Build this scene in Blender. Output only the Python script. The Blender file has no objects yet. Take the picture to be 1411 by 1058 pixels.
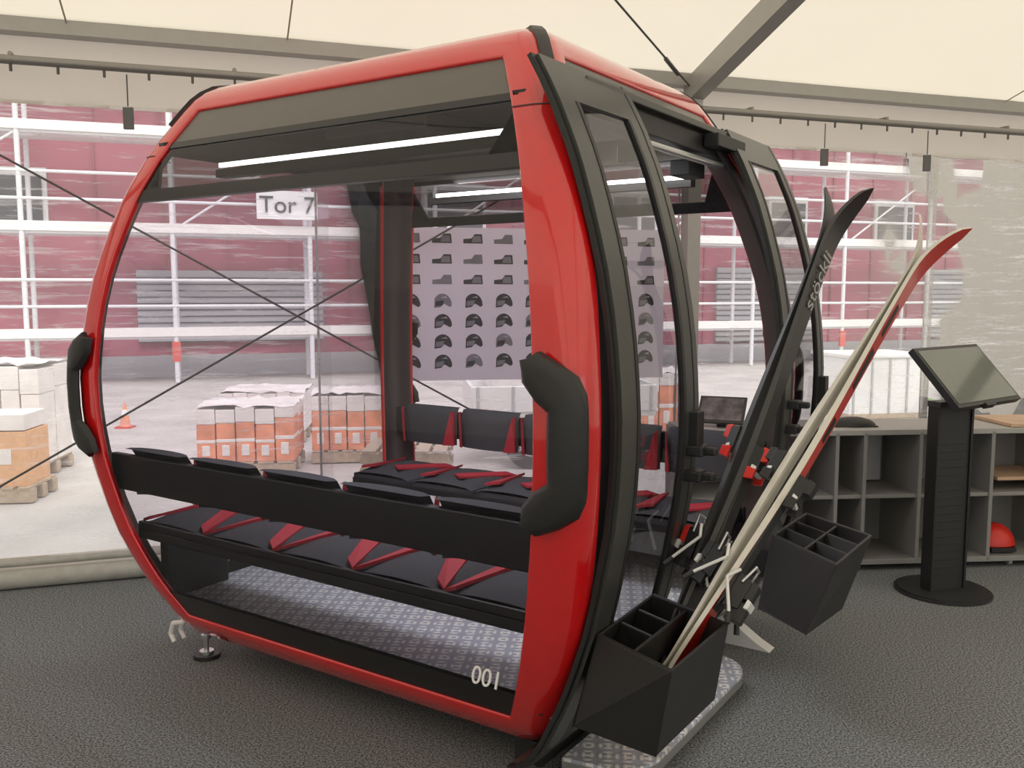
import bpy, bmesh, math, random
from mathutils import Vector, Matrix
random.seed(4)
scene=bpy.context.scene
try: scene.view_settings.view_transform='Standard'
except Exception: pass

# ---------------------------------------------------------------- materials
def mat(name,col,rough=0.5,metal=0.0,var=0.0,vscale=20,bump=0.0,bscale=200,coat=0.0,emit=None,spec=None):
    m=bpy.data.materials.new(name); m.use_nodes=True
    nt=m.node_tree; b=nt.nodes['Principled BSDF']
    b.inputs['Base Color'].default_value=(*col,1); b.inputs['Roughness'].default_value=rough
    b.inputs['Metallic'].default_value=metal
    if coat: b.inputs['Coat Weight'].default_value=coat; b.inputs['Coat Roughness'].default_value=0.05
    if spec is not None: b.inputs['Specular IOR Level'].default_value=spec
    tc=nt.nodes.new('ShaderNodeTexCoord')
    n=nt.nodes.new('ShaderNodeTexNoise'); n.inputs['Scale'].default_value=vscale; n.inputs['Detail'].default_value=4
    nt.links.new(tc.outputs['Object'],n.inputs['Vector'])
    r=nt.nodes.new('ShaderNodeValToRGB')
    v=max(var,0.03)
    r.color_ramp.elements[0].color=(*[c*(1-v) for c in col],1); r.color_ramp.elements[1].color=(*[min(1,c*(1+v)) for c in col],1)
    r.color_ramp.elements[0].position=.3; r.color_ramp.elements[1].position=.7
    nt.links.new(n.outputs['Fac'],r.inputs['Fac']); nt.links.new(r.outputs['Color'],b.inputs['Base Color'])
    if bump:
        n2=nt.nodes.new('ShaderNodeTexNoise'); n2.inputs['Scale'].default_value=bscale; n2.inputs['Detail'].default_value=3
        nt.links.new(tc.outputs['Object'],n2.inputs['Vector'])
        bp=nt.nodes.new('ShaderNodeBump'); bp.inputs['Strength'].default_value=bump; bp.inputs['Distance'].default_value=.01
        nt.links.new(n2.outputs['Fac'],bp.inputs['Height']); nt.links.new(bp.outputs['Normal'],b.inputs['Normal'])
    if emit:
        b.inputs['Emission Color'].default_value=(*col,1); b.inputs['Emission Strength'].default_value=emit
    return m

def glass(name,tint,refl=0.9,haze_sheen=0.0,haze_sheen_col=(.9,.9,.9),ior=1.45,mul=4.2):
    m=bpy.data.materials.new(name); m.use_nodes=True; nt=m.node_tree
    for n in list(nt.nodes): nt.nodes.remove(n)
    out=nt.nodes.new('ShaderNodeOutputMaterial'); tr=nt.nodes.new('ShaderNodeBsdfTransparent'); tr.inputs[0].default_value=(*tint,1)
    gl=nt.nodes.new('ShaderNodeBsdfGlossy'); gl.inputs['Roughness'].default_value=.02; gl.inputs[0].default_value=(refl,refl,refl,1)
    fr=nt.nodes.new('ShaderNodeFresnel'); fr.inputs[0].default_value=ior
    mx=nt.nodes.new('ShaderNodeMixShader')
    nt.links.new(fr.outputs[0],mx.inputs[0]); nt.links.new(tr.outputs[0],mx.inputs[1]); nt.links.new(gl.outputs[0],mx.inputs[2])
    last=mx
    if haze_sheen:
        df=nt.nodes.new('ShaderNodeBsdfDiffuse'); df.inputs[0].default_value=(*haze_sheen_col,1)
        tl=nt.nodes.new('ShaderNodeBsdfTranslucent'); tl.inputs[0].default_value=(*haze_sheen_col,1)
        ad=nt.nodes.new('ShaderNodeMixShader'); ad.inputs[0].default_value=.7
        nt.links.new(df.outputs[0],ad.inputs[1]); nt.links.new(tl.outputs[0],ad.inputs[2])
        tc=nt.nodes.new('ShaderNodeTexCoord'); mp=nt.nodes.new('ShaderNodeMapping'); mp.inputs['Scale'].default_value=(1.8,1.8,26)
        no=nt.nodes.new('ShaderNodeTexNoise'); no.inputs['Scale'].default_value=1.2; no.inputs['Detail'].default_value=6; no.inputs['Roughness'].default_value=.7; no.inputs['Distortion'].default_value=.3
        rp=nt.nodes.new('ShaderNodeValToRGB'); rp.color_ramp.elements[0].position=.53; rp.color_ramp.elements[1].position=.70
        rp.color_ramp.elements[0].color=(haze_sheen,haze_sheen,haze_sheen,1); h2=min(1,haze_sheen*mul); rp.color_ramp.elements[1].color=(h2,h2,h2,1)  # cloudy film, plus pale streaks that paint wrinkle reflections into the sheet
        nt.links.new(tc.outputs['Object'],mp.inputs[0]); nt.links.new(mp.outputs[0],no.inputs['Vector']); nt.links.new(no.outputs['Fac'],rp.inputs[0])
        m2=nt.nodes.new('ShaderNodeMixShader')
        nt.links.new(rp.outputs[0],m2.inputs[0]); nt.links.new(mx.outputs[0],m2.inputs[1]); nt.links.new(ad.outputs[0],m2.inputs[2]); last=m2
    nt.links.new(last.outputs[0],out.inputs[0]); return m

def fabric(name,col,trans=.5):
    m=bpy.data.materials.new(name); m.use_nodes=True; nt=m.node_tree
    for n in list(nt.nodes): nt.nodes.remove(n)
    out=nt.nodes.new('ShaderNodeOutputMaterial')
    tc=nt.nodes.new('ShaderNodeTexCoord'); no=nt.nodes.new('ShaderNodeTexNoise'); no.inputs['Scale'].default_value=.8; no.inputs['Detail'].default_value=4
    rp=nt.nodes.new('ShaderNodeValToRGB'); rp.color_ramp.elements[0].color=(*[c*.93 for c in col],1); rp.color_ramp.elements[1].color=(*col,1)
    nt.links.new(tc.outputs['Object'],no.inputs['Vector']); nt.links.new(no.outputs['Fac'],rp.inputs[0])
    df=nt.nodes.new('ShaderNodeBsdfDiffuse'); tl=nt.nodes.new('ShaderNodeBsdfTranslucent'); mx=nt.nodes.new('ShaderNodeMixShader'); mx.inputs[0].default_value=trans
    nt.links.new(rp.outputs[0],df.inputs[0]); nt.links.new(rp.outputs[0],tl.inputs[0])
    nt.links.new(df.outputs[0],mx.inputs[1]); nt.links.new(tl.outputs[0],mx.inputs[2]); nt.links.new(mx.outputs[0],out.inputs[0]); return m

RED=mat('red_paint',(.66,.010,.012),.15,coat=1)
BLACK=mat('black_plastic',(.018,.018,.019),.45,bump=.15,bscale=300)
GLOSSBLK=mat('gloss_black_panel',(.014,.014,.015),.22)
INNER=mat('inner_lining',(.08,.055,.053),.6)
GREYP=mat('grey_header_panel',(.12,.112,.098),.35,coat=.2)
GUN=mat('gunmetal_frame',(.085,.087,.082),.32,metal=.45)
SEATM=mat('seat_fabric',(.070,.070,.082),.85,bump=.3,bscale=400)
REDSEAT=mat('red_seat_fabric',(.50,.035,.055),.7)
ALU=mat('aluminium',(.55,.55,.54),.35,metal=.8)
STEEL=mat('steel_light',(.6,.61,.62),.3,metal=.9)
WHITE=mat('white_plastic',(.8,.8,.78),.4)
LED=mat('led_light',(1,.98,.95),.4,emit=7)
GLASS=glass('cabin_glass',(.90,.87,.92),.8,ior=1.42)
GLASS2=glass('cabin_rear_glass',(.94,.92,.95),.25,ior=1.35)
TINT=glass('tinted_glass',(.30,.30,.30),.8)
DGLASS=glass('door_glass',(.64,.63,.66),.9)
PVC=glass('clear_pvc',(.95,.95,.96),.7,haze_sheen=.15,mul=4.2)
FAB=fabric('tent_fabric',(.75,.68,.55),.58)
FABW=fabric('tent_wall_fabric',(.76,.72,.64),.35)
SKIRT=mat('skirt_grey',(.45,.44,.40),.6,var=.1)

def diamond():
    m=mat('diamond_plate',(.5,.52,.56),.4,metal=.25); nt=m.node_tree; b=nt.nodes['Principled BSDF']
    tc=nt.nodes.new('ShaderNodeTexCoord')
    def bars(rot,off):
        # elongated lens-shaped treads: product of a fast and a slow wave
        out=[]
        mp=nt.nodes.new('ShaderNodeMapping'); mp.inputs['Rotation'].default_value=(0,0,rot); mp.inputs['Location'].default_value=(off,off*.5,0); nt.links.new(tc.outputs['Object'],mp.inputs[0])
        for ax,s in(('X',12),('Y',5.0)):
            w=nt.nodes.new('ShaderNodeTexWave'); w.inputs['Scale'].default_value=s; w.bands_direction=ax; nt.links.new(mp.outputs[0],w.inputs['Vector']); out.append(w)
        q=nt.nodes.new('ShaderNodeMath'); q.operation='MULTIPLY'; nt.links.new(out[0].outputs['Fac'],q.inputs[0]); nt.links.new(out[1].outputs['Fac'],q.inputs[1]); return q
    a=bars(.785+.3,0); c=bars(-.785+.3,.031)
    mm=nt.nodes.new('ShaderNodeMath'); mm.operation='MAXIMUM'; nt.links.new(a.outputs[0],mm.inputs[0]); nt.links.new(c.outputs[0],mm.inputs[1])
    bp=nt.nodes.new('ShaderNodeBump'); bp.inputs['Strength'].default_value=.4; bp.inputs['Distance'].default_value=.005
    nt.links.new(mm.outputs[0],bp.inputs['Height']); nt.links.new(bp.outputs[0],b.inputs['Normal'])
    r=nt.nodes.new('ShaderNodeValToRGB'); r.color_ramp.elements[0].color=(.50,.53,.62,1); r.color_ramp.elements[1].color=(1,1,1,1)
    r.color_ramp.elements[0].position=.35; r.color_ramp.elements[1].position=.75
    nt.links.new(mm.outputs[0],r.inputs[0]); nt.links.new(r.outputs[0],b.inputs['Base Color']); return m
DIAM=diamond()

def carpet():
    m=mat('carpet_grey',(.06,.063,.066),.95,spec=.1); nt=m.node_tree; b=nt.nodes['Principled BSDF']
    tc=nt.nodes.new('ShaderNodeTexCoord'); n=nt.nodes.new('ShaderNodeTexNoise'); n.inputs['Scale'].default_value=130; n.inputs['Detail'].default_value=5; n.inputs['Roughness'].default_value=.8
    nt.links.new(tc.outputs['Object'],n.inputs['Vector'])
    r=nt.nodes.new('ShaderNodeValToRGB'); r.color_ramp.elements[0].color=(.028,.031,.035,1); r.color_ramp.elements[0].position=.40; r.color_ramp.elements[1].color=(.44,.46,.47,1); r.color_ramp.elements[1].position=.66
    nt.links.new(n.outputs['Fac'],r.inputs[0]); nt.links.new(r.outputs[0],b.inputs['Base Color'])
    bp=nt.nodes.new('ShaderNodeBump'); bp.inputs['Strength'].default_value=.12; bp.inputs['Distance'].default_value=.003
    nt.links.new(n.outputs['Fac'],bp.inputs['Height']); nt.links.new(bp.outputs[0],b.inputs['Normal']); return m
CARPET=carpet()

# ---------------------------------------------------------------- mesh builder
class MB:
    def __init__(s): s.v=[];s.f=[];s.m=[];s.mats=[];s.sm=[]
    def mi(s,m):
        if m not in s.mats: s.mats.append(m)
        return s.mats.index(m)
    def add(s,vs,fs,m,smooth=False):
        o=len(s.v); s.v+= [tuple(v) for v in vs]; k=s.mi(m)
        for f in fs: s.f.append([i+o for i in f]); s.m.append(k); s.sm.append(smooth)
    def box(s,c,d,m,rot=None):
        vs=[]
        for x in(-1,1):
            for y in(-1,1):
                for z in(-1,1):
                    p=Vector((x*d[0]/2,y*d[1]/2,z*d[2]/2))
                    if rot: p=rot@p
                    vs.append(Vector(c)+p)
        s.add(vs,[(0,1,3,2),(4,6,7,5),(0,4,5,1),(2,3,7,6),(0,2,6,4),(1,5,7,3)],m)
    def hexa(s,b,t,m):
        s.add(list(b)+list(t),[(3,2,1,0),(4,5,6,7),(0,1,5,4),(1,2,6,5),(2,3,7,6),(3,0,4,7)],m)
    def cyl(s,p0,p1,r,m,n=12,r1=None):
        p0=Vector(p0);p1=Vector(p1);d=(p1-p0).normalized(); a=d.orthogonal().normalized(); b=d.cross(a); r1=r if r1 is None else r1
        vs=[];
        for i in range(n):
            t=2*math.pi*i/n; q=a*math.cos(t)+b*math.sin(t); vs.append(p0+q*r); vs.append(p1+q*r1)
        s.add(vs,[(2*i,2*((i+1)%n),2*((i+1)%n)+1,2*i+1) for i in range(n)],m,True)
        s.add(vs,[tuple(2*i for i in range(n))[::-1],tuple(2*i+1 for i in range(n))],m)
    def tube(s,pts,r,m,n=8):
        for a,b in zip(pts[:-1],pts[1:]): s.cyl(a,b,r,m,n)
    def grid(s,rows,m,smooth=True):
        nr=len(rows);nc=len(rows[0]); vs=[p for r in rows for p in r]
        s.add(vs,[(i*nc+j,i*nc+j+1,(i+1)*nc+j+1,(i+1)*nc+j) for i in range(nr-1) for j in range(nc-1)],m,smooth)
    def prism(s,poly,off,m):
        n=len(poly); vs=[Vector(p) for p in poly]+[Vector(p)+Vector(off) for p in poly]
        s.add(vs,[tuple(range(n))[::-1],tuple(range(n,2*n))]+[(i,(i+1)%n,(i+1)%n+n,i+n) for i in range(n)],m)
    def build(s,name,parent=None,bevel=0,solid=0,soff=-1,merge=False,seg=2):
        me=bpy.data.meshes.new(name); me.from_pydata(s.v,[],s.f)
        for m in s.mats: me.materials.append(m)
        for i,p in enumerate(me.polygons): p.material_index=s.m[i]; p.use_smooth=s.sm[i]
        bm=bmesh.new(); bm.from_mesh(me)
        if merge: bmesh.ops.remove_doubles(bm,verts=bm.verts,dist=1e-5)
        if not solid: bmesh.ops.recalc_face_normals(bm,faces=bm.faces)
        bm.to_mesh(me); bm.free(); me.update()
        o=bpy.data.objects.new(name,me); scene.collection.objects.link(o)
        if parent: o.parent=parent
        if solid:
            md=o.modifiers.new('sol','SOLIDIFY'); md.thickness=solid; md.offset=soff
        if bevel:
            b=o.modifiers.new('bev','BEVEL'); b.width=bevel; b.segments=seg; b.limit_method='ANGLE'; b.harden_normals=False
        if solid:
            es=o.modifiers.new('split','EDGE_SPLIT'); es.split_angle=math.radians(35)
        return o
def empty(name,loc=(0,0,0),rz=0):
    e=bpy.data.objects.new(name,None); e.location=loc; e.rotation_euler=(0,0,rz); e.empty_display_size=.1; scene.collection.objects.link(e); return e
def text(name,body,size,m,parent,mtx,ext=.002):
    c=bpy.data.curves.new(name,'FONT'); c.body=body; c.size=size; c.extrude=ext; c.align_x='CENTER'; c.align_y='CENTER'; c.materials.append(m)
    o=bpy.data.objects.new(name,c); scene.collection.objects.link(o)
    if parent: o.parent=parent
    o.matrix_local=mtx; return o

# ---------------------------------------------------------------- gondola cabin
HX,HY,R=.793,.59,.085
PROF=[(2.352,-.16),(2.356,-.06),(2.348,-.015),(2.325,.018),(2.295,.045),(2.25,.073),(2.2,.102),(2.13,.142),(2.055,.18),(1.95,.225),(1.89,.247),(1.80,.275),(1.7,.303),(1.61,.325),(1.5,.345),(1.41,.357),(1.3,.367),(1.21,.372),(1.1,.371),(1.0,.365),(.9,.355),(.82,.341),(.7,.318),(.583,.290),(.48,.256),(.40,.226),(.34,.20),(.28,.17),(.235,.148),(.2,.128),(.15,.09),(.125,.05),(.115,0),(.115,-.08)]
MAIN=[p for p in PROF[1:-1]]
def e_of(z):
    P=MAIN
    if z>=P[0][0]: return P[0][1]
    if z<=P[-1][0]: return P[-1][1]
    for (z1,e1),(z0,e0) in zip(P[:-1],P[1:]):
        if z0<=z<=z1: return e0+(e1-e0)*(z-z0)/max(1e-9,z1-z0)
N=[Vector((0,-1,0)),Vector((1,0,0)),Vector((0,1,0)),Vector((-1,0,0))]
TT=[Vector((1,0,0)),Vector((0,1,0)),Vector((-1,0,0)),Vector((0,-1,0))]
def half(k,e): return (HY if k%2==0 else HX)+e
def slen(k,e): return 2*((HX if k%2==0 else HY)+e)
def corner(k,e): k%=4; j=(k+1)%4; return N[k]*half(k,e)+N[j]*half(j,e)
def cpt(k,q,z,e,off=0):
    k%=4;j=(k+1)%4;C=corner(k,e)
    if q<=-R: p=C+TT[k]*q+N[k]*off
    elif q>=R: p=C+TT[j]*q+N[j]*off
    else:
        th=(q+R)/(2*R)*math.pi/2; c=C-N[k]*R-N[j]*R; p=c+(N[k]*math.cos(th)+N[j]*math.sin(th))*(R+off)
    return Vector((p.x,p.y,z))
def spt(k,d,z,e,off=0):
    C=corner(k-1,e); p=C+TT[k]*d+N[k]*off; return Vector((p.x,p.y,z))
def postw(k): return .15 if k%2==0 else .115
def zrows(z0,z1):
    zs=[z for z,_ in MAIN if z0<z<z1]+[z0,z1]; return sorted(set(zs),reverse=True)

YAW=math.atan2(-.5576,.83)
CAB=empty('gondola_cabin',(-.254,3.722,0),YAW)

sh=MB()
for k in range(4):
    j=(k+1)%4
    qs=[-postw(k),-.12 if postw(k)>.12 else -.1]+[ -R+2*R*i/10 for i in range(11)]+[.1,postw(j)]
    rows=[[cpt(k,q,z,e) for q in qs] for z,e in PROF]
    sh.grid(rows,RED)
for k in range(4):
    for za,zb in((2.36,2.25),(.235,.10)):
        PR=[(z,e) for z,e in PROF if zb<=z<=za]
        rows=[[spt(k,postw(k)+(slen(k,e)-2*postw(k))*i/10,z,e) for i in range(11)] for z,e in PR]
        sh.grid(rows,RED)
shell=sh.build('shell_frame',CAB,solid=.028,soff=-1,merge=True)
shell.modifiers.remove(shell.modifiers['split'])
shell.data.materials.append(INNER)
bm=bmesh.new(); bm.from_mesh(shell.data)
for f in bm.faces:
    c=f.calc_center_median()
    if f.normal.dot(Vector((c.x,c.y,(c.z-1.2)*.6)))<0: f.normal_flip()
bm.to_mesh(shell.data); bm.free()
shell.modifiers['sol'].material_offset=1; shell.modifiers['sol'].material_offset_rim=0
bv=shell.modifiers.new('bev','BEVEL'); bv.width=.008; bv.segments=3; bv.limit_method='ANGLE'; bv.angle_limit=math.radians(50)
def patch(b,k,m0,m1,z0,z1,off,m,n=8):
    rows=[]
    for z in zrows(z0,z1):
        e=e_of(z); L=slen(k,e); rows.append([spt(k,m0+(L-m0-m1)*i/n,z,e,off) for i in range(n+1)])
    b.grid(rows,m)
gl=MB(); ti=MB(); op=MB()
for k in (0,2,3):
    w=postw(k)-.012
    patch(op,k,w,w,2.12,2.256,-.012,GREYP)
    patch(op,k,w,w,.228,.342,-.010,GLOSSBLK)
    patch(op,k,w,w,2.10,2.124,-.008,GLOSSBLK)
    if k==3:
        patch(gl,k,w,w,.33,2.11,-.012,GLASS2); continue
    patch(gl,k,w,w,.33,1.90,-.012,GLASS if k==0 else GLASS2)
    patch(ti,k,w,w,1.93,2.12,-.012,TINT)
    patch(op,k,w,w,1.895,1.94,-.010,GLOSSBLK,1)
    for a,b2 in((w,slen(k,.2)-w-.05),(slen(k,.2)-w-.06,w)):
        patch(op,k,a,b2,1.94,2.12,-.012,GLOSSBLK,2)
patch(op,1,.10,.10,2.15,2.256,-.010,GREYP)
for side in(0,1):
    rows=[]
    for z in zrows(.12,2.2):
        e=e_of(z);L=slen(1,e)
        a,b2=(.112,.20) if side==0 else (L-.20,L-.112)
        rows.append([spt(1,a,z,e,-.012),spt(1,b2,z,e,-.012)])
    op.grid(rows,BLACK)
gl.build('window_glass',CAB); ti.build('tinted_top_glass',CAB)
op.build('frame_panels',CAB,solid=.014,soff=1)

bp=MB()
def bump_shape(k,mirror):
    rows=[];zs=[.925,.95,.975,1.01,1.04,1.1,1.2,1.25,1.28,1.32,1.345,1.375]
    def lerp(t,P):
        for (a,va),(b,vb) in zip(P[:-1],P[1:]):
            if a<=t<=b: return va+(vb-va)*(t-a)/(b-a)
    for z in zs:
        ql=lerp(z,[(.925,-.145),(.99,-.145),(1.04,-.068),(1.25,-.068),(1.305,-.145),(1.375,-.145)])
        qr=lerp(z,[(.925,-.12),(.965,-.02),(.99,.004),(1.30,.004),(1.325,-.02),(1.375,-.12)])
        r=[]
        for i in range(11):
            q=ql+(qr-ql)*i/10; edge=min(1,min(i,10-i)/1.2)
            r.append(cpt(k,-q if mirror else q,z,e_of(z),.010+.014*edge))
        rows.append(r[::-1] if mirror else r)
    bp.grid(rows,BLACK)
bump_shape(0,False);bump_shape(3,True);bump_shape(2,False);bump_shape(1,True)
bp.build('corner_bumpers',CAB,solid=.025,soff=1,bevel=.003)
cp=MB()
for k in range(4):
    zs=zrows(2.20,2.356)
    cp.grid([[cpt(k,-.012+.045*i/5,z,e_of(z),.004) for i in range(6)] for z in zs],BLACK)
cp.build('corner_caps',CAB,solid=.02,soff=0)
sm=MB()
for k in range(4):
    sm.grid([[cpt(k,-.15+.26*i/14,zz,e_of(zz),.0022) for i in range(15)] for zz in(2.077,2.073)],BLACK,False)
sm.build('post_seams',CAB)

fl=MB()
fl.box((0,0,.285),(1.9,1.46,.03),DIAM); fl.build('cabin_floor',CAB)
ro=MB()
ro.box((0,0,2.295),(1.56,1.16,.07),BLACK); ro.box((0,0,2.215),(1.5,1.1,.05),INNER)
ro.box((0,0,2.15),(.5,.9,.06),INNER); ro.box((.0,0,2.37),(.2,.3,.03),BLACK)
ro.build('roof',CAB,bevel=.01)
le=MB(); le.box((.085,-.66,2.03),(1.36,.012,.016),LED); le.box((.085,-.64,2.0),(1.4,.05,.03),GREYP)
le.box((.085,.66,2.03),(1.36,.012,.016),LED); le.box((.085,.64,2.0),(1.4,.05,.03),GREYP); le.build('led_strip',CAB)
ld=bpy.data.lights.new('cabin_fill_light','AREA'); ld.shape='RECTANGLE'; ld.size=1.3; ld.size_y=.5; ld.energy=15; ld.color=(.95,.97,1)  # added fill light, brightens the seats and floor plate inside the cabin
lo=bpy.data.objects.new('cabin_fill_light',ld); scene.collection.objects.link(lo); lo.parent=CAB; lo.location=(0,0,2.11)

# benches
def bench(sg,name):
    b=MB()
    yr=-.80*sg; yf=-.42*sg
    cy=(yr+yf)/2
    b.box((0,cy-.01*sg,.575),(1.96,.40,.035),BLACK)
    b.box((0,yr,.585),(1.98,.025,.07),BLACK)
    b.box((0,-.865*sg,.835),(2.1,.03,.145),BLACK)
    for s in(-.9,.9): 
        b.box((s,cy,.43),(.05,.3,.29),BLACK)
    b.build(name+'_frame',CAB,bevel=.006)
    c=MB()
    n=5;w=.392
    for i in range(n):
        x0=-.98+i*w; x1=x0+w
        def top(u,v): return .605+.045*(math.sin(math.pi*min(1,max(0,u)))**.35)*(math.sin(math.pi*(.06+.88*v))**.4)
        rows=[[Vector((x0+.006+(w-.012)*a/10, yr+(yf-yr)*v/8, top(a/10,v/8))) for a in range(11)] for v in range(9)]
        c.grid(rows,SEATM)
        c.box(((x0+x1)/2,cy,.598),(w-.016,.37,.03),SEATM)
        ybp=-.835*sg
        z0p,z1p=.735,.93
        def yb(a): return ybp+(.008+.04*(max(0,math.sin(math.pi*a))**.5))*sg
        rows=[[Vector((x0+.015+(w-.03)*(a/10), yb(a/10)-(.02*sg if v==6 else 0), z0p+(z1p-z0p)*v/6)) for a in range(11)] for v in range(7)]
        c.grid(rows,SEATM)
        c.grid([[Vector((x0+.015+(w-.03)*(a/10), yb(a/10)-.02*sg,z1p)) for a in range(11)],[Vector((x0+.03+(w-.06)*(a/10), ybp-.045*sg,z1p+.002)) for a in range(11)]],SEATM)
        for d in(-1,1):
            xe=x0+.02 if d<0 else x1-.02
            wd=.03 if d<0 else .055
            c.prism([(xe,ybp+.02*sg,z0p),(xe,ybp+.02*sg,z1p-.01),(xe-d*.008,ybp+.04*sg,z1p-.02),(xe-d*wd,ybp+.045*sg,z0p)],(0,.012*sg,0),REDSEAT)
    for i in range(n+1):
        xb=-.98+i*w
        if i<n: c.prism([(xb+.004,yr+.004*sg,.617),(xb+.045,yr+.004*sg,.632),(xb+.12,yf-.05*sg,.650),(xb+.05,yf-.02*sg,.642)],(0,0,.012),REDSEAT)
        if i>0: c.prism([(xb-.004,yr+.004*sg,.617),(xb-.05,yr+.03*sg,.634),(xb-.19,yf-.10*sg,.650),(xb-.12,yf-.05*sg,.650)],(0,0,.010),REDSEAT)
    c.build(name+'_cushions',CAB)
bench(1,'bench_near'); bench(-1,'bench_far')

# doors
def dx(z,off): return HX+e_of(z)+off
def leaf(name,y0,y1,off,st=.095):
    f=MB()
    def sheet(b,ya,yb,z0,z1,m,o=0,n=1):
        b.grid([[Vector((dx(z,off+o),ya+(yb-ya)*i/n,z)) for i in range(n+1)] for z in zrows(z0,z1)],m)
    sheet(f,y0,y0+st,.12,2.2,GUN); sheet(f,y1-st*1.1,y1,.12,2.2,GUN)
    sheet(f,y0+st,y1-st*1.1,2.08,2.2,GUN); sheet(f,y0+st,y1-st*1.1,.12,.46,BLACK)
    o=f.build(name+'_frame',CAB,solid=.022,soff=1)
    g=MB(); sheet(g,y0+st-.01,y1-st*1.1+.01,.45,2.09,DGLASS,-.008); g.build(name+'_glass',CAB)
    h=MB()
    sheet(h,y0+st-.004,y0+st+.014,.46,2.08,BLACK,.002,1); sheet(h,y1-st*1.1-.014,y1-st*1.1+.004,.46,2.08,BLACK,.002,1)
    sheet(h,y1-.040,y1-.034,.12,2.2,BLACK,.0015,1)
    sheet(h,y1-.004,y1+.018,.12,2.2,BLACK,-.012,1)
    sheet(h,y0-.02,y0+.004,.12,2.2,BLACK,-.012,1)
    h.build(name+'_seals',CAB,solid=.014,soff=1)
    r=MB()
    yy=y0+st+.09
    pts=[Vector((dx(z,off-.05),yy,z)) for z in zrows(.35,1.65)]
    r.tube(pts,.013,BLACK); r.box((dx(1.25,off+.012),y1-.05,1.12),(.04,.05,.12),BLACK)
    r.build(name+'_rod',CAB,bevel=.003)
leaf('door_left_leaf',-.80,-.27,.035)
leaf('door_right_leaf',.60,1.15,.045,.08)
hd=MB()
hd.box((.86,.15,2.12),(.12,1.3,.07),BLACK); hd.box((.925,.2,2.175),(.04,1.5,.025),GUN)
hd.cyl((.93,-.2,2.05),(.93,.75,2.05),.014,STEEL); hd.box((.84,.0,2.03),(.08,.16,.06),GUN); hd.box((.84,.45,2.03),(.08,.16,.06),BLACK)
hd.box((.955,.55,2.13),(.06,.3,.05),BLACK)
hd.build('door_mechanism',CAB,bevel=.005)

def skibox(name,inn,inf,outn,outf,zr,bi,bif,bo,bof,zb):
    b=MB()
    T=[Vector((*inn,zr)),Vector((*outn,zr)),Vector((*outf,zr)),Vector((*inf,zr))]
    B=[Vector((*bi,zb)),Vector((*bo,zb)),Vector((*bof,zb)),Vector((*bif,zb))]
    cT=sum(T,Vector())/4; cB=sum(B,Vector())/4
    ti=[p+(cT-p)*.08 for p in T]; bi_=[p+(cB-p)*.1+Vector((0,0,.02)) for p in B]
    for i in range(4):
        j=(i+1)%4
        b.add([B[i],B[j],T[j],T[i],bi_[i],bi_[j],ti[j],ti[i]],[(0,1,2,3),(7,6,5,4),(3,2,6,7),(0,4,5,1)],BLACK)
    b.add(B,[(3,2,1,0)],BLACK); b.add(bi_,[(0,1,2,3)],BLACK)
    def P(a,c,top):
        A=ti if top else [x*.55+y*.45 for x,y in zip(ti,bi_)]
        return (A[0]*(1-a)+A[1]*a)*(1-c)+(A[3]*(1-a)+A[2]*a)*c
    def div(a0,c0,a1,c1):
        p0,p1=P(a0,c0,True),P(a1,c1,True);q0,q1=P(a0,c0,False),P(a1,c1,False)
        n=(p1-p0).cross(Vector((0,0,1))).normalized()*.006; d=Vector((0,0,-.006))
        b.hexa([q0-n,q1-n,q1+n,q0+n],[p0-n+d,p1-n+d,p1+n+d,p0+n+d],BLACK)
    if 'left' in name:
        div(.48,0,.48,1)
        for c in(.34,.67): div(0,c,.48,c)
    else:
        div(.5,0,.5,1)
        for c in(.34,.67): div(0,c,1,c)
    m=(T[0]+T[3]+B[0]+B[3])/4
    b.box((m.x-.05,m.y,m.z),(.14,.22,.12),BLACK)
    b.build(name,CAB,bevel=.006,merge=True)
skibox('ski_box_left_leaf',(1.13,-.80),(1.11,-.39),(1.405,-.915),(1.405,-.51),.60,(1.07,-.83),(1.07,-.42),(1.347,-.868),(1.347,-.458),.33)
skibox('ski_box_right_leaf',(1.20,.505),(1.21,.94),(1.52,.236),(1.536,.711),.60,(1.2,.36),(1.2,.80),(1.43,.195),(1.466,.56),.33)
b=MB()
for y,z in((-.33,.98),(-.33,1.06),(.66,1.0),(.66,1.10)):
    b.box((dx(z,.06),y,z),(.06,.06,.035),BLACK); b.box((dx(z,.10),y,z),(.05,.03,.025),BLACK)
b.build('ski_brackets',CAB,bevel=.006)
st=MB()
pts=[(.90,-.60)]
for i in range(13):
    t=-math.pi/2+math.pi/2*i/12; pts.append((1.02+.14*math.cos(t),-.42+.16*math.sin(t)))
for i in range(13):
    t=math.pi/2*i/12; pts.append((1.00+.16*math.cos(t),.30+.16*math.sin(t)))
pts+=[(.90,.48)]
st.prism([(x,y,.068) for x,y in pts],(0,0,.012),DIAM)
st.prism([(x,y,.035) for x,y in pts],(0,0,.033),ALU)
for y in(-.3,.3): st.cyl((.95,y,0),(.95,y,.05),.03,STEEL); st.box((.85,y,.09),(.25,.06,.04),BLACK)
st.build('entry_step',CAB)
sk=MB(); sk.box((.80,-.02,.09),(.10,1.25,.08),BLACK)
sk.grid([[Vector((HX+e_of(z)+.02,-.80+.55*i,z)) for i in range(2)] for z in(.14,.12,.06)],BLACK,False)
sk.build('door_sill',CAB)
ft=MB()
for x,y in((-.86,-.60),(.70,-.40),(-.86,.60),(.84,.58)):
    ft.cyl((x,y,0),(x,y,.018),.055,BLACK,20); ft.cyl((x,y,.018),(x,y,.03),.03,STEEL,16); ft.cyl((x,y,.02),(x,y,.2),.011,STEEL); ft.cyl((x,y,.085),(x,y,.1),.022,STEEL,6)
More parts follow.
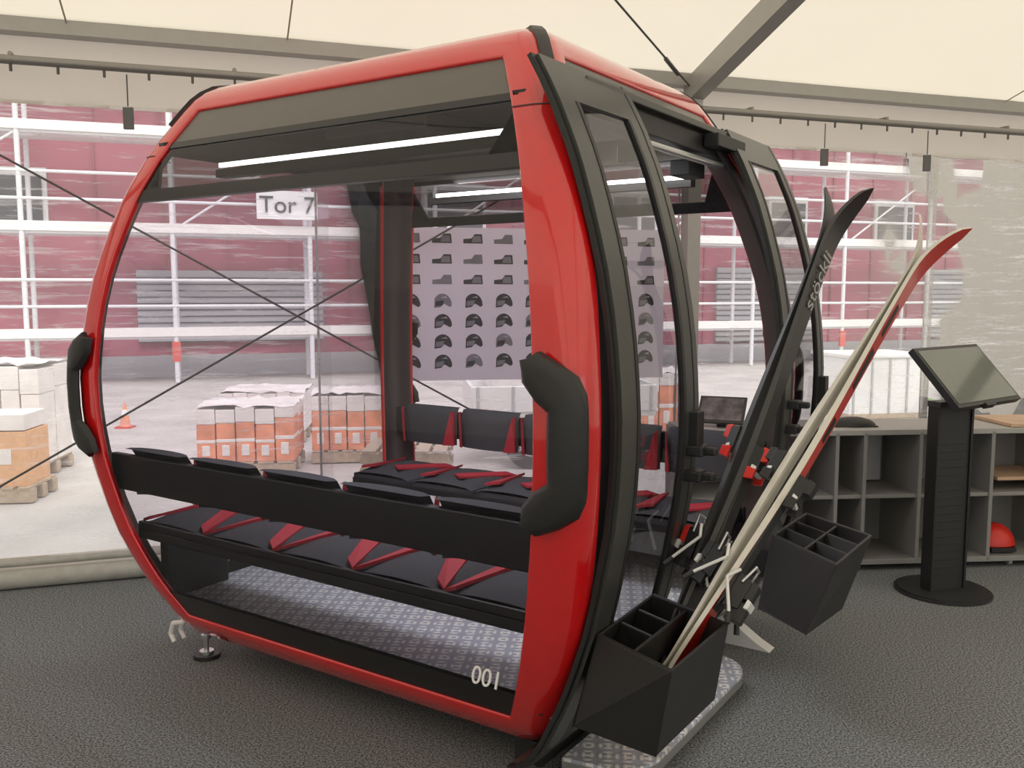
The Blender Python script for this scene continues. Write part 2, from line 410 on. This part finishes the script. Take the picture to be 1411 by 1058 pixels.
for dy in(0,.05):
    ft.tube([Vector((-.86,-.67+dy,.22)),Vector((-.90,-.68+dy,.17)),Vector((-.97,-.68+dy,.15)),Vector((-.99,-.68+dy,.10)),Vector((-.965,-.68+dy,.07))],.011,WHITE)
ft.box((-.83,-.63,.20),(.12,.08,.03),STEEL)
ft.box((.93,-.52,.26),(.03,.10,.07),STEEL)
ft.prism([(.85,.78,0),(1.12,.78,0),(1.06,.78,.03),(.92,.78,.12),(.85,.78,.12)],(0,.07,0),WHITE)
ft.build('levelling_feet',CAB)
mtx=Matrix.Translation((.775,-.835,.395))@Matrix.Rotation(math.radians(72),4,'X')
text('cabin_number','001',.075,WHITE,CAB,mtx)

# ---------------------------------------------------------------- skis
def L2W(x,y,z):
    return Vector((-.254+.83*x+.5576*y,3.722-.5576*x+.83*y,z))
def skipair(name,base,tip,topm,sidem,basem,bindred,yaw,label=None):
    E=empty(name,base)
    l=(tip-base); Ln=l.length; l.normalize()
    vdir=Vector((.35,.93,-.05)); t=l.cross(vdir).normalized()
    rot=Matrix.Rotation(yaw,3,l); t=rot@t; w=l.cross(t).normalized()
    for sg,nm in((1,'ski_a'),(-1,'ski_b')):
        b=MB(); rows=[]
        n=60
        for i in range(n+1):
            s=Ln*i/n; f=i/n
            o=.004+.018*math.sin(math.pi*min(1,f/.86))**2*.6
            if f>.86: o+=.075*((f-.86)/.14)**2.0
            if f<.04: o+=.01*((.04-f)/.04)**2
            wd=.033+.018*abs(2*min(f/.88,1)-1)**1.6
            if f>.90: wd*=math.sqrt(max(0.0025,1-((f-.90)/.10)**2))
            th=.008+.011*math.exp(-((f-.42)/.28)**2)
            c=l*s+t*(sg*o); a=w*wd; b1=w*wd*.86; h=t*(sg*th)
            rows.append([c-a,c+a,c+b1+h,c-b1+h])
        for k,m in((0,basem),(1,sidem),(2,topm),(3,sidem)):
            b.grid([[r[k],r[(k+1)%4]] for r in rows],m,True)
        b.add(rows[0],[(0,1,2,3)],sidem); b.add(rows[-1],[(0,1,2,3)],topm)
        if not label:
            for f0,f1,wf in((.62,.70,.5),(.74,.80,.35),(.50,.56,.5)):
                i0,i1=int(f0*n),int(f1*n); rr=[]
                for i in range(i0,i1+1):
                    r=rows[i]; m0=(r[2]+r[3])/2+t*(sg*.0012); hw=(r[2]-r[3])*.5*wf; rr.append([m0-hw,m0+hw])
                b.grid(rr,BLACK)
        b.build(nm,E)
        g=MB()
        def M(s,q,h): return l*s+w*q+t*(sg*(.035+h))
        def bb(s,q,h,ds,dq,dh,m):
            g.hexa([M(s-ds/2,q-dq/2,h),M(s+ds/2,q-dq/2,h),M(s+ds/2,q+dq/2,h),M(s-ds/2,q+dq/2,h)],
                   [M(s-ds/2*.8,q-dq/2*.8,h+dh),M(s+ds/2*.8,q-dq/2*.8,h+dh),M(s+ds/2*.8,q+dq/2*.8,h+dh),M(s-ds/2*.8,q+dq/2*.8,h+dh)],m)
        sH=.17*Ln+(.05 if sg>0 else 0)+.04; sT=sH+.36
        bb((sH+sT)/2,0,-.012,.52,.062,.012,BLACK)
        bb(sH,0,0,.11,.062,.045,BLACK); bb(sH+.02,0,.045,.06,.05,.022,bindred); bb(sH-.05,0,.02,.07,.04,.05,BLACK)
        bb(sT,0,0,.09,.068,.035,BLACK); bb(sT+.02,0,.03,.05,.055,.025,bindred); bb(sT-.035,.0,.015,.03,.075,.015,WHITE)
        for q in(-1,1):
            g.tube([M(sH+.06,q*.04,0),M(sH+.02,q*.055,-.02),M(sH-.06,q*.06,.035),M(sH-.085,q*.065,.05)],.0055,WHITE,6)
            g.cyl(M(sH-.07,q*.06,.04),M(sH-.10,q*.066,.055),.009,BLACK,6)
            bb(sT-.05,q*.035,.005,.04,.014,.03,bindred)
        g.tube([M(sH+.03,-.035,.02),M(sH+.09,-.02,.03),M(sH+.09,.02,.03),M(sH+.03,.035,.02)],.005,STEEL,6)
        bb(sH-.02,0,.06,.03,.07,.012,WHITE)
        g.build(nm+'_binding',E,bevel=.002)
    if label:
        ax=l; zax=-t
        m3=Matrix((ax,zax.cross(ax),zax)).transposed().to_4x4()
        pos=l*(Ln*.79)-t*(.004+.0108*math.sin(math.pi*.92)**2+.0165)
        m3.translation=pos
        text('ski_lettering',label,.08,LETTER,E,m3,.0005)
    return E
LETTER=mat('lettering_grey',(.45,.45,.44),.5)
SKB=mat('ski_black',(.02,.02,.021),.35,coat=.2); SKR=mat('ski_red',(.60,.025,.015),.3,coat=.4); SKW=mat('ski_white',(.75,.72,.64),.4)
BR=mat('binding_red',(.7,.03,.02),.35); SKG=mat('ski_base_grey',(.06,.06,.06),.5)
skipair('pair_of_black_skis',L2W(1.20,-.49,.42),Vector((1.14,3.1,1.90)),SKB,SKG,SKG,BR,math.radians(-26),'stöckli')
skipair('pair_of_red_skis',L2W(1.25,-.62,.42),Vector((1.425,3.0,1.78)),SKR,SKW,SKW,BLACK,math.radians(-20))

# ---------------------------------------------------------------- tent
W0=Vector((-2.6,4.66,0)); WD=Vector((.9486,.3166,0)); IN=Vector((.3166,-.9486,0))
def T(s,t,z): p=W0+WD*s+IN*t; return Vector((p.x,p.y,z))
S0,S1,DP=-5,11,12
EZ=2.88; SL=.30; RZ=EZ+SL*DP/2
b=MB(); b.add([T(S0,-.05,0),T(S1,-.05,0),T(S1,DP,0),T(S0,DP,0)],[(0,1,2,3)],CARPET); b.build('floor')
b=MB()
def roofz(s,t):
    base=EZ+SL*(t if t<DP/2 else DP-t)
    ph=((s-3.93)/2.5)%1; return base-.06*math.sin(math.pi*ph)*math.sin(math.pi*min(1,max(0,t/DP)))**.5
ss=[S0+(S1-S0)*i/64 for i in range(65)]; ts=[DP*i/24 for i in range(25)]
b.grid([[T(s,t,roofz(s,t)) for s in ss] for t in ts],FAB); b.build('ceiling')
raf=MB()
WHALU=mat('white_aluminium',(.42,.41,.39),.4,metal=.35)
def bar(b,p,q,w,h,m):
    p=Vector(p);q=Vector(q);d=(q-p).normalized(); side=d.cross(Vector((0,0,1)))
    if side.length<1e-3: side=Vector((1,0,0))
    side=side.normalized()*w/2; up=side.cross(d).normalized()*h/2
    b.hexa([p-side-up,p+side-up,q+side-up,q-side-up],[p-side+up,p+side+up,q+side+up,q-side+up],m)
for s in(-1.07,3.93,8.93):
    bar(raf,T(s,.05,EZ-.07),T(s,DP/2,RZ-.07),.10,.14,WHALU); bar(raf,T(s,DP-.05,EZ-.07),T(s,DP/2,RZ-.07),.10,.14,WHALU)
    raf.box(T(s,.06,EZ/2-.02),(.09,.09,EZ-.05),WHALU,Matrix.Rotation(math.atan2(WD.y,WD.x),3,'Z')); raf.box(T(s,DP-.06,EZ/2-.02),(.09,.09,EZ-.05),WHALU)
bar(raf,T(S0,.05,EZ+.0),T(S1,.05,EZ+.0),.10,.09,WHALU)
raf.build('tent_frame')
SEAM=mat('seam_fabric',(.55,.5,.42),.8)
b=MB()
for s in(-2.3,.35,1.43,6.43,7.7):
    pp=[T(s,t,roofz(s,t)-.006) for t in[.1+i*.4 for i in range(14)]]
    b.tube(pp,.005,SEAM,5)
b.build('trim_roof_seams')
CABLE=mat('steel_cable',(.12,.12,.12),.5,metal=.5)
b=MB()
b.cyl(T(3.85,.15,EZ-.06),T(.9,2.75,EZ+SL*2.75-.18),.006,CABLE,6)
b.cyl(T(3.72,.24,EZ-.02),T(3.55,.40,EZ+.02),.013,CABLE,6)
b.build('bracing_cable')
b=MB()
b.cyl(T(-.95,.06,2.78),T(3.85,.06,.05),.006,CABLE,6); b.cyl(T(-.95,.08,.05),T(3.85,.08,2.78),.006,CABLE,6)
b.build('bracing_cable')
def wall(name,P,a0,a1,win):
    b=MB()
    def strip(z0,z1,amp,m,k=12):
        rows=[]
        for i in range(k+1):
            z=z0+(z1-z0)*i/k
            rows.append([P(a0+(a1-a0)*j/160, amp*math.sin(j*1.3+math.sin(j*.7)*1.5)*(1-i/k),z) for j in range(161)])
        b.grid(rows,m)
    strip(2.50,2.88,.012,FABW); strip(.0,.15,.0,FABW)
    for a in win: 
        b.grid([[P(a-.04,.012,z),P(a+.04,.012,z)] for z in(.1,2.5)],PVC,False)
        b.grid([[P(a-.035,.006,z),P(a-.022,.006,z)] for z in(.1,2.5)],WHITE,False)
    b.build(name)
    g=MB()
    rows=[]
    for i in range(13):
        z=.14+(2.52-.14)*i/12
        rows.append([P(a0+(a1-a0)*j/120,.012*math.sin(j*.9+i*.5)*math.sin(i*.8+j*.13),z) for j in range(121)])
    g.grid(rows,PVC)
    return g
g=wall('wall_back',lambda a,o,z:T(a,o,z),S0,S1,(-1.0,1.6,3.9,5.9,8.9)); g.build('window_1')
g=wall('wall_front',lambda a,o,z:T(a,DP-o,z),S0,S1,(0,3,6,9)); g.build('window_2')
b=MB()
for s in(S0,S1):
    b.add([T(s,0,0),T(s,DP,0),T(s,DP,EZ),T(s,DP/2,RZ),T(s,0,EZ)],[(0,1,2,3,4)],FABW)
b.build('wall_sides')
b=MB(); b.cyl(T(S0,.06,.05),T(S1,.06,.05),.05,SKIRT,16); b.cyl(T(S0,.04,.13),T(S1,.04,.13),.02,SKIRT,10); b.build('trim_ground_tube')
b=MB(); POLE=mat('rail_grey',(.30,.29,.27),.4,metal=.5)
b.cyl(T(S0,.16,2.68),T(S1,.16,2.68),.022,POLE,12)
for i in range(60):
    s=-2+i*.21
    b.box(T(s,.16,2.66),(.01,.012,.07),CABLE)
    if i%5==0: b.cyl(T(s,.02,2.71),T(s,.16,2.71),.012,POLE,6)
b.build('curtain_rail')
b=MB(); BUCK=mat('buckle',(.15,.15,.15),.6)
for s in(.62,4.9,5.75,-.8):
    b.cyl(T(s,.10,2.66),T(s,.10,2.5),.004,CABLE,6); b.box(T(s,.10,2.44),(.05,.02,.11),BUCK)
b.build('hanging_buckles',bevel=.008)

# ---------------------------------------------------------------- poster
b=MB(); PW=fabric('poster_paper',(.93,.91,1.0),.62); PD=mat('poster_print_dark',(.05,.05,.055),.6); PG=mat('poster_print_grey',(.25,.25,.29),.6)
ps0,ps1=1.90,3.75
b.grid([[T(ps0+.05,.05,1.03),T(ps1,.05,1.0)],[T(ps0,.05,1.92),T(ps1,.05,1.94)]],PW,False)
def flat(poly,m,t): b.add([T(x,t,z) for x,z in poly],[tuple(range(len(poly)))],m)
for r in range(7):
    z=1.86-r*.120
    for c in range(9):
        x=ps0+.20+c*.19
        if r<3:
            flat([(x-.06,z-.025),(x+.06,z-.025),(x+.055,z+.03),(x+.01,z+.03),(x-.01,z+.005),(x-.06,z)],PD if (r+c)%3 else PG,.053)
            flat([(x-.01,z-.018),(x+.05,z-.018),(x+.045,z+.02),(x,z+.018)],PG,.056)
        else:
            arc=[(x+.058*math.cos(a),z-.03+.07*math.sin(a)) for a in[math.pi*i/10 for i in range(9)]]
            flat(arc+[(x-.05,z-.045),(x-.01,z-.04),(x+.01,z-.02),(x+.045,z-.04)],PD if (r+c)%4 else PG,.053)
            flat([(x-.045,z-.035),(x+.0,z-.03),(x+.01,z+.0),(x-.04,z-.005)],PG if (r+c)%4 else PD,.056)
            flat([(x-.01,z+.015),(x+.03,z+.012),(x+.02,z+.025)],PW,.057)
b.build('product_poster')

# ---------------------------------------------------------------- kiosk
K=empty('touchscreen_kiosk',(2.24,4.55,0),math.atan2(.30,.95))
b=MB(); KB=mat('kiosk_black',(.028,.029,.030),.4,bump=.1)
b.cyl((0,0,0),(0,0,.012),.235,KB,48); b.cyl((0,0,.012),(0,0,.02),.22,KB,48)
b.box((0,0,.50),(.20,.055,.96),KB); b.box((-.105,0,.50),(.014,.075,.96),BLACK); b.box((.105,0,.50),(.014,.075,.96),BLACK)
for i in range(18): b.box((0,-.029,.1+i*.04),(.16,.003,.006),BLACK)
b.box((0,-.01,.985),(.24,.09,.03),KB); b.cyl((0,0,.99),(.02,.03,1.09),.03,KB)
b.build('column',K,bevel=.003)
rt=Matrix.Rotation(math.radians(20),3,'Z')@Matrix.Rotation(math.radians(-42),3,'X')
b=MB(); SCR=mat('screen_glass',(.13,.15,.13),.08,spec=.8)
c=Vector((.10,.02,1.12))
b.box(c,(.66,.035,.37),KB,rt); b.box(c+rt@Vector((0,-.019,0)),(.62,.004,.33),SCR,rt); b.box(c+rt@Vector((0,.04,0)),(.2,.06,.16),BLACK,rt)
b.box(c+rt@Vector((-.05,-.02,-.195)),(.10,.03,.02),BLACK,rt)
b.build('screen',K,bevel=.005)

# ---------------------------------------------------------------- shelf
S=empty('low_shelf_unit',(.95,4.80,0),math.radians(5))
b=MB(); SG=mat('shelf_grey',(.27,.265,.255),.5); SLT=mat('shelf_edge_light',(.42,.41,.39),.5); WOOD=mat('shelf_wood',(.62,.42,.28),.5,var=.15,vscale=6)
Lq=2.9;H=.78;Dq=.42
b.box((Lq/2,Dq/2,H),(Lq,Dq,.03),SLT); b.box((Lq/2,Dq/2,.05),(Lq,Dq,.03),SG); b.box((Lq/2,Dq/2,.42),(Lq,Dq-.02,.022),SG)
b.box((Lq/2,Dq-.005,.41),(Lq,.01,.72),SG) 
xs=[0,.42,.84,1.0,1.32,1.74,2.16,2.58,2.9]
for x in xs: b.box((x,Dq/2,.41),(.022,Dq,.74),SG)
for x in(.1,1.0,1.9,2.75):
    for y in(.05,.36): b.cyl((x-.01,y,.022),(x+.01,y,.022),.022,SLT,12); b.box((x,y,.03),(.02,.02,.03),SLT)
b.box((2.3,.2,.807),(.9,.36,.02),WOOD); b.box((2.0,.2,.50),(.4,.32,.02),WOOD); b.box((2.4,.2,.50),(.4,.32,.02),WOOD)
b.box((1.16,.36,.60),(.22,.02,.32),mat('shelf_panel_pale',(.55,.56,.57),.5))
b.build('carcass',S,bevel=.003)
H1=empty('ski_helmet',(2.80,5.12,0.068))
b=MB()
rows=[]
for i in range(9):
    a=math.pi/2*i/8; rows.append([Vector((.12*math.cos(a)*math.cos(p),.10*math.cos(a)*math.sin(p),.13*math.sin(a)+.02)) for p in[2*math.pi*j/24 for j in range(25)]])
b.grid(rows,BR); b.cyl((0,0,0.0),(0,0,.03),.115,BLACK,24); b.box((0,-.1,.02),(.14,.05,.02),BLACK); b.build('helmet_shell',H1)
def tablet(name,loc,rz,w,h):
    e=empty(name,loc,rz); q=MB(); r2=Matrix.Rotation(math.radians(-50),3,'X')
    q.box((0,0,.09),(w,.015,h),KB,r2); q.box(Vector((0,0,.09))+r2@Vector((0,-.009,0)),(w-.03,.003,h-.03),mat('tablet_print',(.12,.10,.11),.3,var=.7,vscale=14),r2); q.box((0,.03,.04),(.05,.1,.08),KB); q.build('panel',e,bevel=.003)
tablet('display_board',(1.18,5.02,.798),math.radians(-22),.26,.2)
B2=empty('black_visor',(1.93,5.05,.797)); b=MB()
rows=[]
for i in range(7):
    a=math.pi/2*i/6; rows.append([Vector((.13*math.cos(a)*math.cos(p),.08*math.cos(a)*math.sin(p),.05*math.sin(a))) for p in[2*math.pi*j/20 for j in range(21)]])
b.grid(rows,BLACK); b.box((0,0,.003),(.24,.13,.006),BLACK); b.build('visor_shell',B2)

# ---------------------------------------------------------------- outside
b=MB(); PAVE=mat('paving',(.50,.475,.44),.9,var=.14,vscale=1.5,bump=.4,bscale=12)
b.add([Vector((-60,-60,-.06)),Vector((60,-60,-.06)),Vector((60,70,-.06)),Vector((-60,70,-.06))],[(0,1,2,3)],PAVE); b.build('outdoor_ground')
D=13
MAR=mat('maroon_cladding',(.38,.09,.13),.6,var=.15,vscale=.5); SHUT=mat('roller_shutter',(.46,.46,.47),.5); DK=mat('window_dark',(.05,.055,.06),.2); PINK=mat('pale_pink_sheet',(.72,.56,.56),.7,var=.15,vscale=1)
def F(s,d,z): return T(s,-D+d,z)
RW=Matrix.Rotation(math.atan2(WD.y,WD.x),3,'Z')
b=MB()
b.add([F(-10,0,-.05),F(30,0,-.05),F(30,0,9),F(-10,0,9)],[(0,1,2,3)],MAR)
RIB=mat('cladding_rib',(.32,.07,.10),.6)
for i in range(34): b.box(F(-9+i*1.15,.02,4.5),(.05,.04,9),RIB,RW)
def rect(s0,s1,z0,z1,m,d=.06): b.box(F((s0+s1)/2,d,(z0+z1)/2),(s1-s0,.08,z1-z0),m,RW)
def shutter(s0,s1,z0,z1):
    rect(s0,s1,z0,z1,SHUT)
    for i in range(int((z1-z0)/.12)): rect(s0,s1,z0+.12*i,z0+.12*i+.02,DK,.085)
shutter(-.3,3.1,.6,1.95); shutter(-5.5,-3.2,.3,1.9); shutter(5.5,8.5,.3,1.95); shutter(12,14.8,.4,2.1); shutter(18,20.5,.4,2.1)
for s,w in((-2.9,1.1),(5.2,1.2),(9.4,1.2),(16.4,1.0),(19.2,1.0),(13.4,.9)): rect(s-.08,s+w+.08,2.65,3.75,WHITE,.05); rect(s,s+w,2.75,3.6,DK,.08)
for i in range(9): rect(-9+i*4.2,-9+i*4.2+3.2,4.9,5.9,PINK,.05)
rect(-10,30,-.05,.35,SHUT,.05)
b.build('building_facade')
b=MB(); b.box(F(2.35,1.45,3.09),(1.06,.04,.5),WHITE,RW); sg=b.build('gate_sign')
m3=RW.to_4x4()@Matrix.Rotation(math.pi/2,4,'X'); m3.translation=F(2.35,1.49,3.08); text('gate_sign_text','Tor 7',.42,DK,sg,m3,.005)
b=MB(); SC=mat('scaffold_galv',(.72,.72,.73),.5); DECK=mat('scaffold_deck',(.80,.77,.73),.6); SRED=mat('scaffold_red',(.6,.08,.06),.5)
for i in range(17):
    s=-9+i*2.35
    for d in(.5,1.3): b.cyl(F(s,d,-.05),F(s,d,8.5),.045,SC,8)
    for z in(.75,2.55,4.2,6.0): b.cyl(F(s,.5,z),F(s,1.3,z),.03,SC,6)
    if i%3==1: b.box(F(s,1.32,.5),(.14,.06,.35),SRED,RW)
    if i%2==0: b.cyl(F(s,1.3,2.6),F(s+2.35,1.3,4.2),.022,SC,6)
for z in(.75,2.55,4.2,6.0):
    bar(b,F(-10,.9,z),F(30,.9,z),.8,.05,SC); bar(b,F(-10,1.34,z+.1),F(30,1.34,z+.1),.03,.16,DECK)
    for h in(.55,1.0): b.cyl(F(-10,1.32,z+h),F(30,1.32,z+h),.028,SC,6)
bar(b,F(-10,1.36,4.75),F(1.5,1.36,4.75),.03,.09,SRED); bar(b,F(8,1.36,4.9),F(26,1.36,4.9),.03,.07,SRED)
b.build('scaffolding')
ORG=mat('orange_wrap',(.80,.30,.16),.5,var=.25,vscale=6); WRP=mat('white_wrap',(.80,.76,.73),.4,var=.1,vscale=5); PAL=mat('pallet_wood',(.45,.35,.25),.8,var=.2); CARD=mat('cardboard',(.72,.40,.20),.8,var=.1)
def pal_base(b,w,d):
    for i in range(5): b.box((-w/2+w*(i+.5)/5,0,.12),(w/5-.03,d,.02),PAL)
    for y in(-d/2+.05,0,d/2-.05): b.box((0,y,.06),(w,.09,.1),PAL)
def bags(name,loc,rz,w,d,h,cols,orows=.78):
    e=empty(name,loc,rz); b=MB(); pal_base(b,w,d)
    nc=max(2,int(w/.15)); H0=.13
    for i in range(nc):
        for j in range(2):
            x=-w/2+w*(i+.5)/nc; y=(-.25+.5*j)*d
            hh=(h-H0)*random.uniform(.93,1.0); zs=orows*hh*random.uniform(.9,1.05)
            zs=min(zs,hh-.05)
            b.box((x,y,H0+zs/2),(w/nc-.012,d/2-.02,zs),cols[0]); b.box((x,y,H0+zs+(hh-zs)/2+.002),(w/nc-.006,d/2-.01,hh-zs),cols[1])
            b.box((x,y,H0+zs*.55),(w/nc-.006,d/2-.014,zs*.09),cols[1]); 
            b.box((x,y-d/4+.008,H0+zs*.3),(w/nc*.4,.012,zs*.28),cols[1])
    rows=[[Vector((-w/2+w*i/10,-d/2+d*j/8,h+.02*random.uniform(-1,1))) for i in range(11)] for j in range(9)]
    b.grid(rows,cols[1])
    b.build('stack',e,bevel=.012)
z=-.06
bags('pallet_of_bagged_goods',(-2.36,8.1,z),.1,.84,.7,.62,(ORG,WRP)); bags('pallet_of_bagged_goods',(-1.60,8.7,z),.15,.66,.7,.66,(ORG,WRP)); bags('pallet_of_bagged_goods',(-2.7,9.9,z),.1,.9,.8,.55,(WRP,WRP)); bags('pallet_of_bagged_goods',(1.62,9.9,z),.1,.5,.7,.75,(ORG,WRP)); bags('pallet_of_bagged_goods',(.95,12.2,z),.1,1.2,.7,.9,(WRP,WRP))
bags('pallet_of_bagged_goods',(-4.45,7.9,z),.1,.8,.7,1.0,(WRP,WRP))
e=empty('cardboard_box',(-3.98,6.95,z),.1); b=MB(); pal_base(b,.6,.5); b.box((0,0,.34),(.52,.42,.42),CARD); b.box((0,0,.555),(.06,.425,.006),WRP); b.box((0,-.213,.36),(.3,.004,.12),WRP); b.box((.0,.0,.62),(.5,.4,.12),WRP); b.build('carton',e,bevel=.01)
e=empty('timber_pallet_stack',(-.86,7.4,z)); b=MB()
for k in range(3):
    for i in range(5): b.box((-.28+.14*i,0,.10+k*.12),(.11,.7,.02),PAL)
    for y in(-.3,0,.3): b.box((0,y,.05+k*.12),(.7,.09,.08),PAL)
b.build('boards',e)
e=empty('flatbed_trailer',(.42,8.7,z),.12); b=MB()
b.box((0,0,.50),(1.7,1.1,.06),WHITE)
for y in(-.55,.55): b.box((0,y,.64),(1.7,.03,.24),WHITE)
for x in(-.85,.85): b.box((x,0,.64),(.03,1.1,.24),WHITE)
for i in range(6): b.box((-.8+.32*i,-.57,.64),(.03,.02,.24),SHUT)
for x in(-.32,.32): b.cyl((x,-.58,.23),(x,-.42,.23),.23,BLACK,24); b.cyl((x,-.60,.23),(x,-.56,.23),.11,STEEL,16)
b.box((.1,-.585,.52),(.6,.02,.06),SRED); b.box((-.75,-.585,.52),(.08,.02,.06),ORG); b.tube([Vector((-.85,0,.45)),Vector((-1.1,0,.35)),Vector((-1.1,0,0))],.03,BLACK); b.box((-.3,0,.80),(.7,.8,.22),WRP); b.box((.45,0,.78),(.5,.7,.16),SHUT)
b.build('bed',e,bevel=.008)
e=empty('traffic_cone',(-4.6,10.6,z)); e.scale=(.5,.5,.55); b=MB(); b.box((0,0,.02),(.36,.36,.04),SRED); b.cyl((0,0,.04),(0,0,.28),.13,ORG,16,.08); b.cyl((0,0,.28),(0,0,.4),.08,WHITE,16,.055); b.cyl((0,0,.4),(0,0,.55),.055,ORG,16,.025); b.build('cone_body',e)
e=empty('white_container',(4.7,11.8,z),.2); b=MB(); b.box((0,0,.42),(1.1,.9,.72),WHITE); b.box((0,0,.80),(1.16,.96,.05),WHITE)
for i in range(5): b.box((-.5+.25*i,-.46,.42),(.03,.03,.7),SHUT)
b.box((0,0,.04),(1.1,.9,.08),PAL); b.build('tank',e,bevel=.02)
b=MB(); GR=mat('grass',(.16,.30,.07),.95,var=.5,vscale=10)
rows=[[Vector((.44*12.8+.28*j*.3,12.8+.5*i,-.03+.03*random.random())) for j in range(8)] for i in range(9)]; b.grid(rows,GR); b.build('grass_patch')

# ---------------------------------------------------------------- light / world
w=bpy.data.worlds.new('overcast'); scene.world=w; w.use_nodes=True; nt=w.node_tree; bg=nt.nodes['Background']
tc=nt.nodes.new('ShaderNodeTexCoord'); sp=nt.nodes.new('ShaderNodeSeparateXYZ'); rp=nt.nodes.new('ShaderNodeValToRGB')
nt.links.new(tc.outputs['Generated'],sp.inputs[0]); nt.links.new(sp.outputs['Z'],rp.inputs[0])
rp.color_ramp.elements[0].color=(.8,.82,.84,1); rp.color_ramp.elements[1].color=(1,1,1,1); nt.links.new(rp.outputs[0],bg.inputs[0]); bg.inputs[1].default_value=1.85
sd=bpy.data.lights.new('sun','SUN'); sd.energy=2.0; sd.angle=math.radians(25); sd.color=(1,.96,.9); so=bpy.data.objects.new('sun',sd); scene.collection.objects.link(so); so.rotation_euler=(math.radians(38),math.radians(15),0)

cd=bpy.data.cameras.new('camera'); cam=bpy.data.objects.new('camera',cd); scene.collection.objects.link(cam)
cam.location=(0,0,1.55); cam.rotation_euler=(math.radians(90-5.85),0,0); cd.sensor_width=36; cd.lens=1240/1411*36; cd.clip_start=.05; cd.clip_end=300
scene.camera=cam
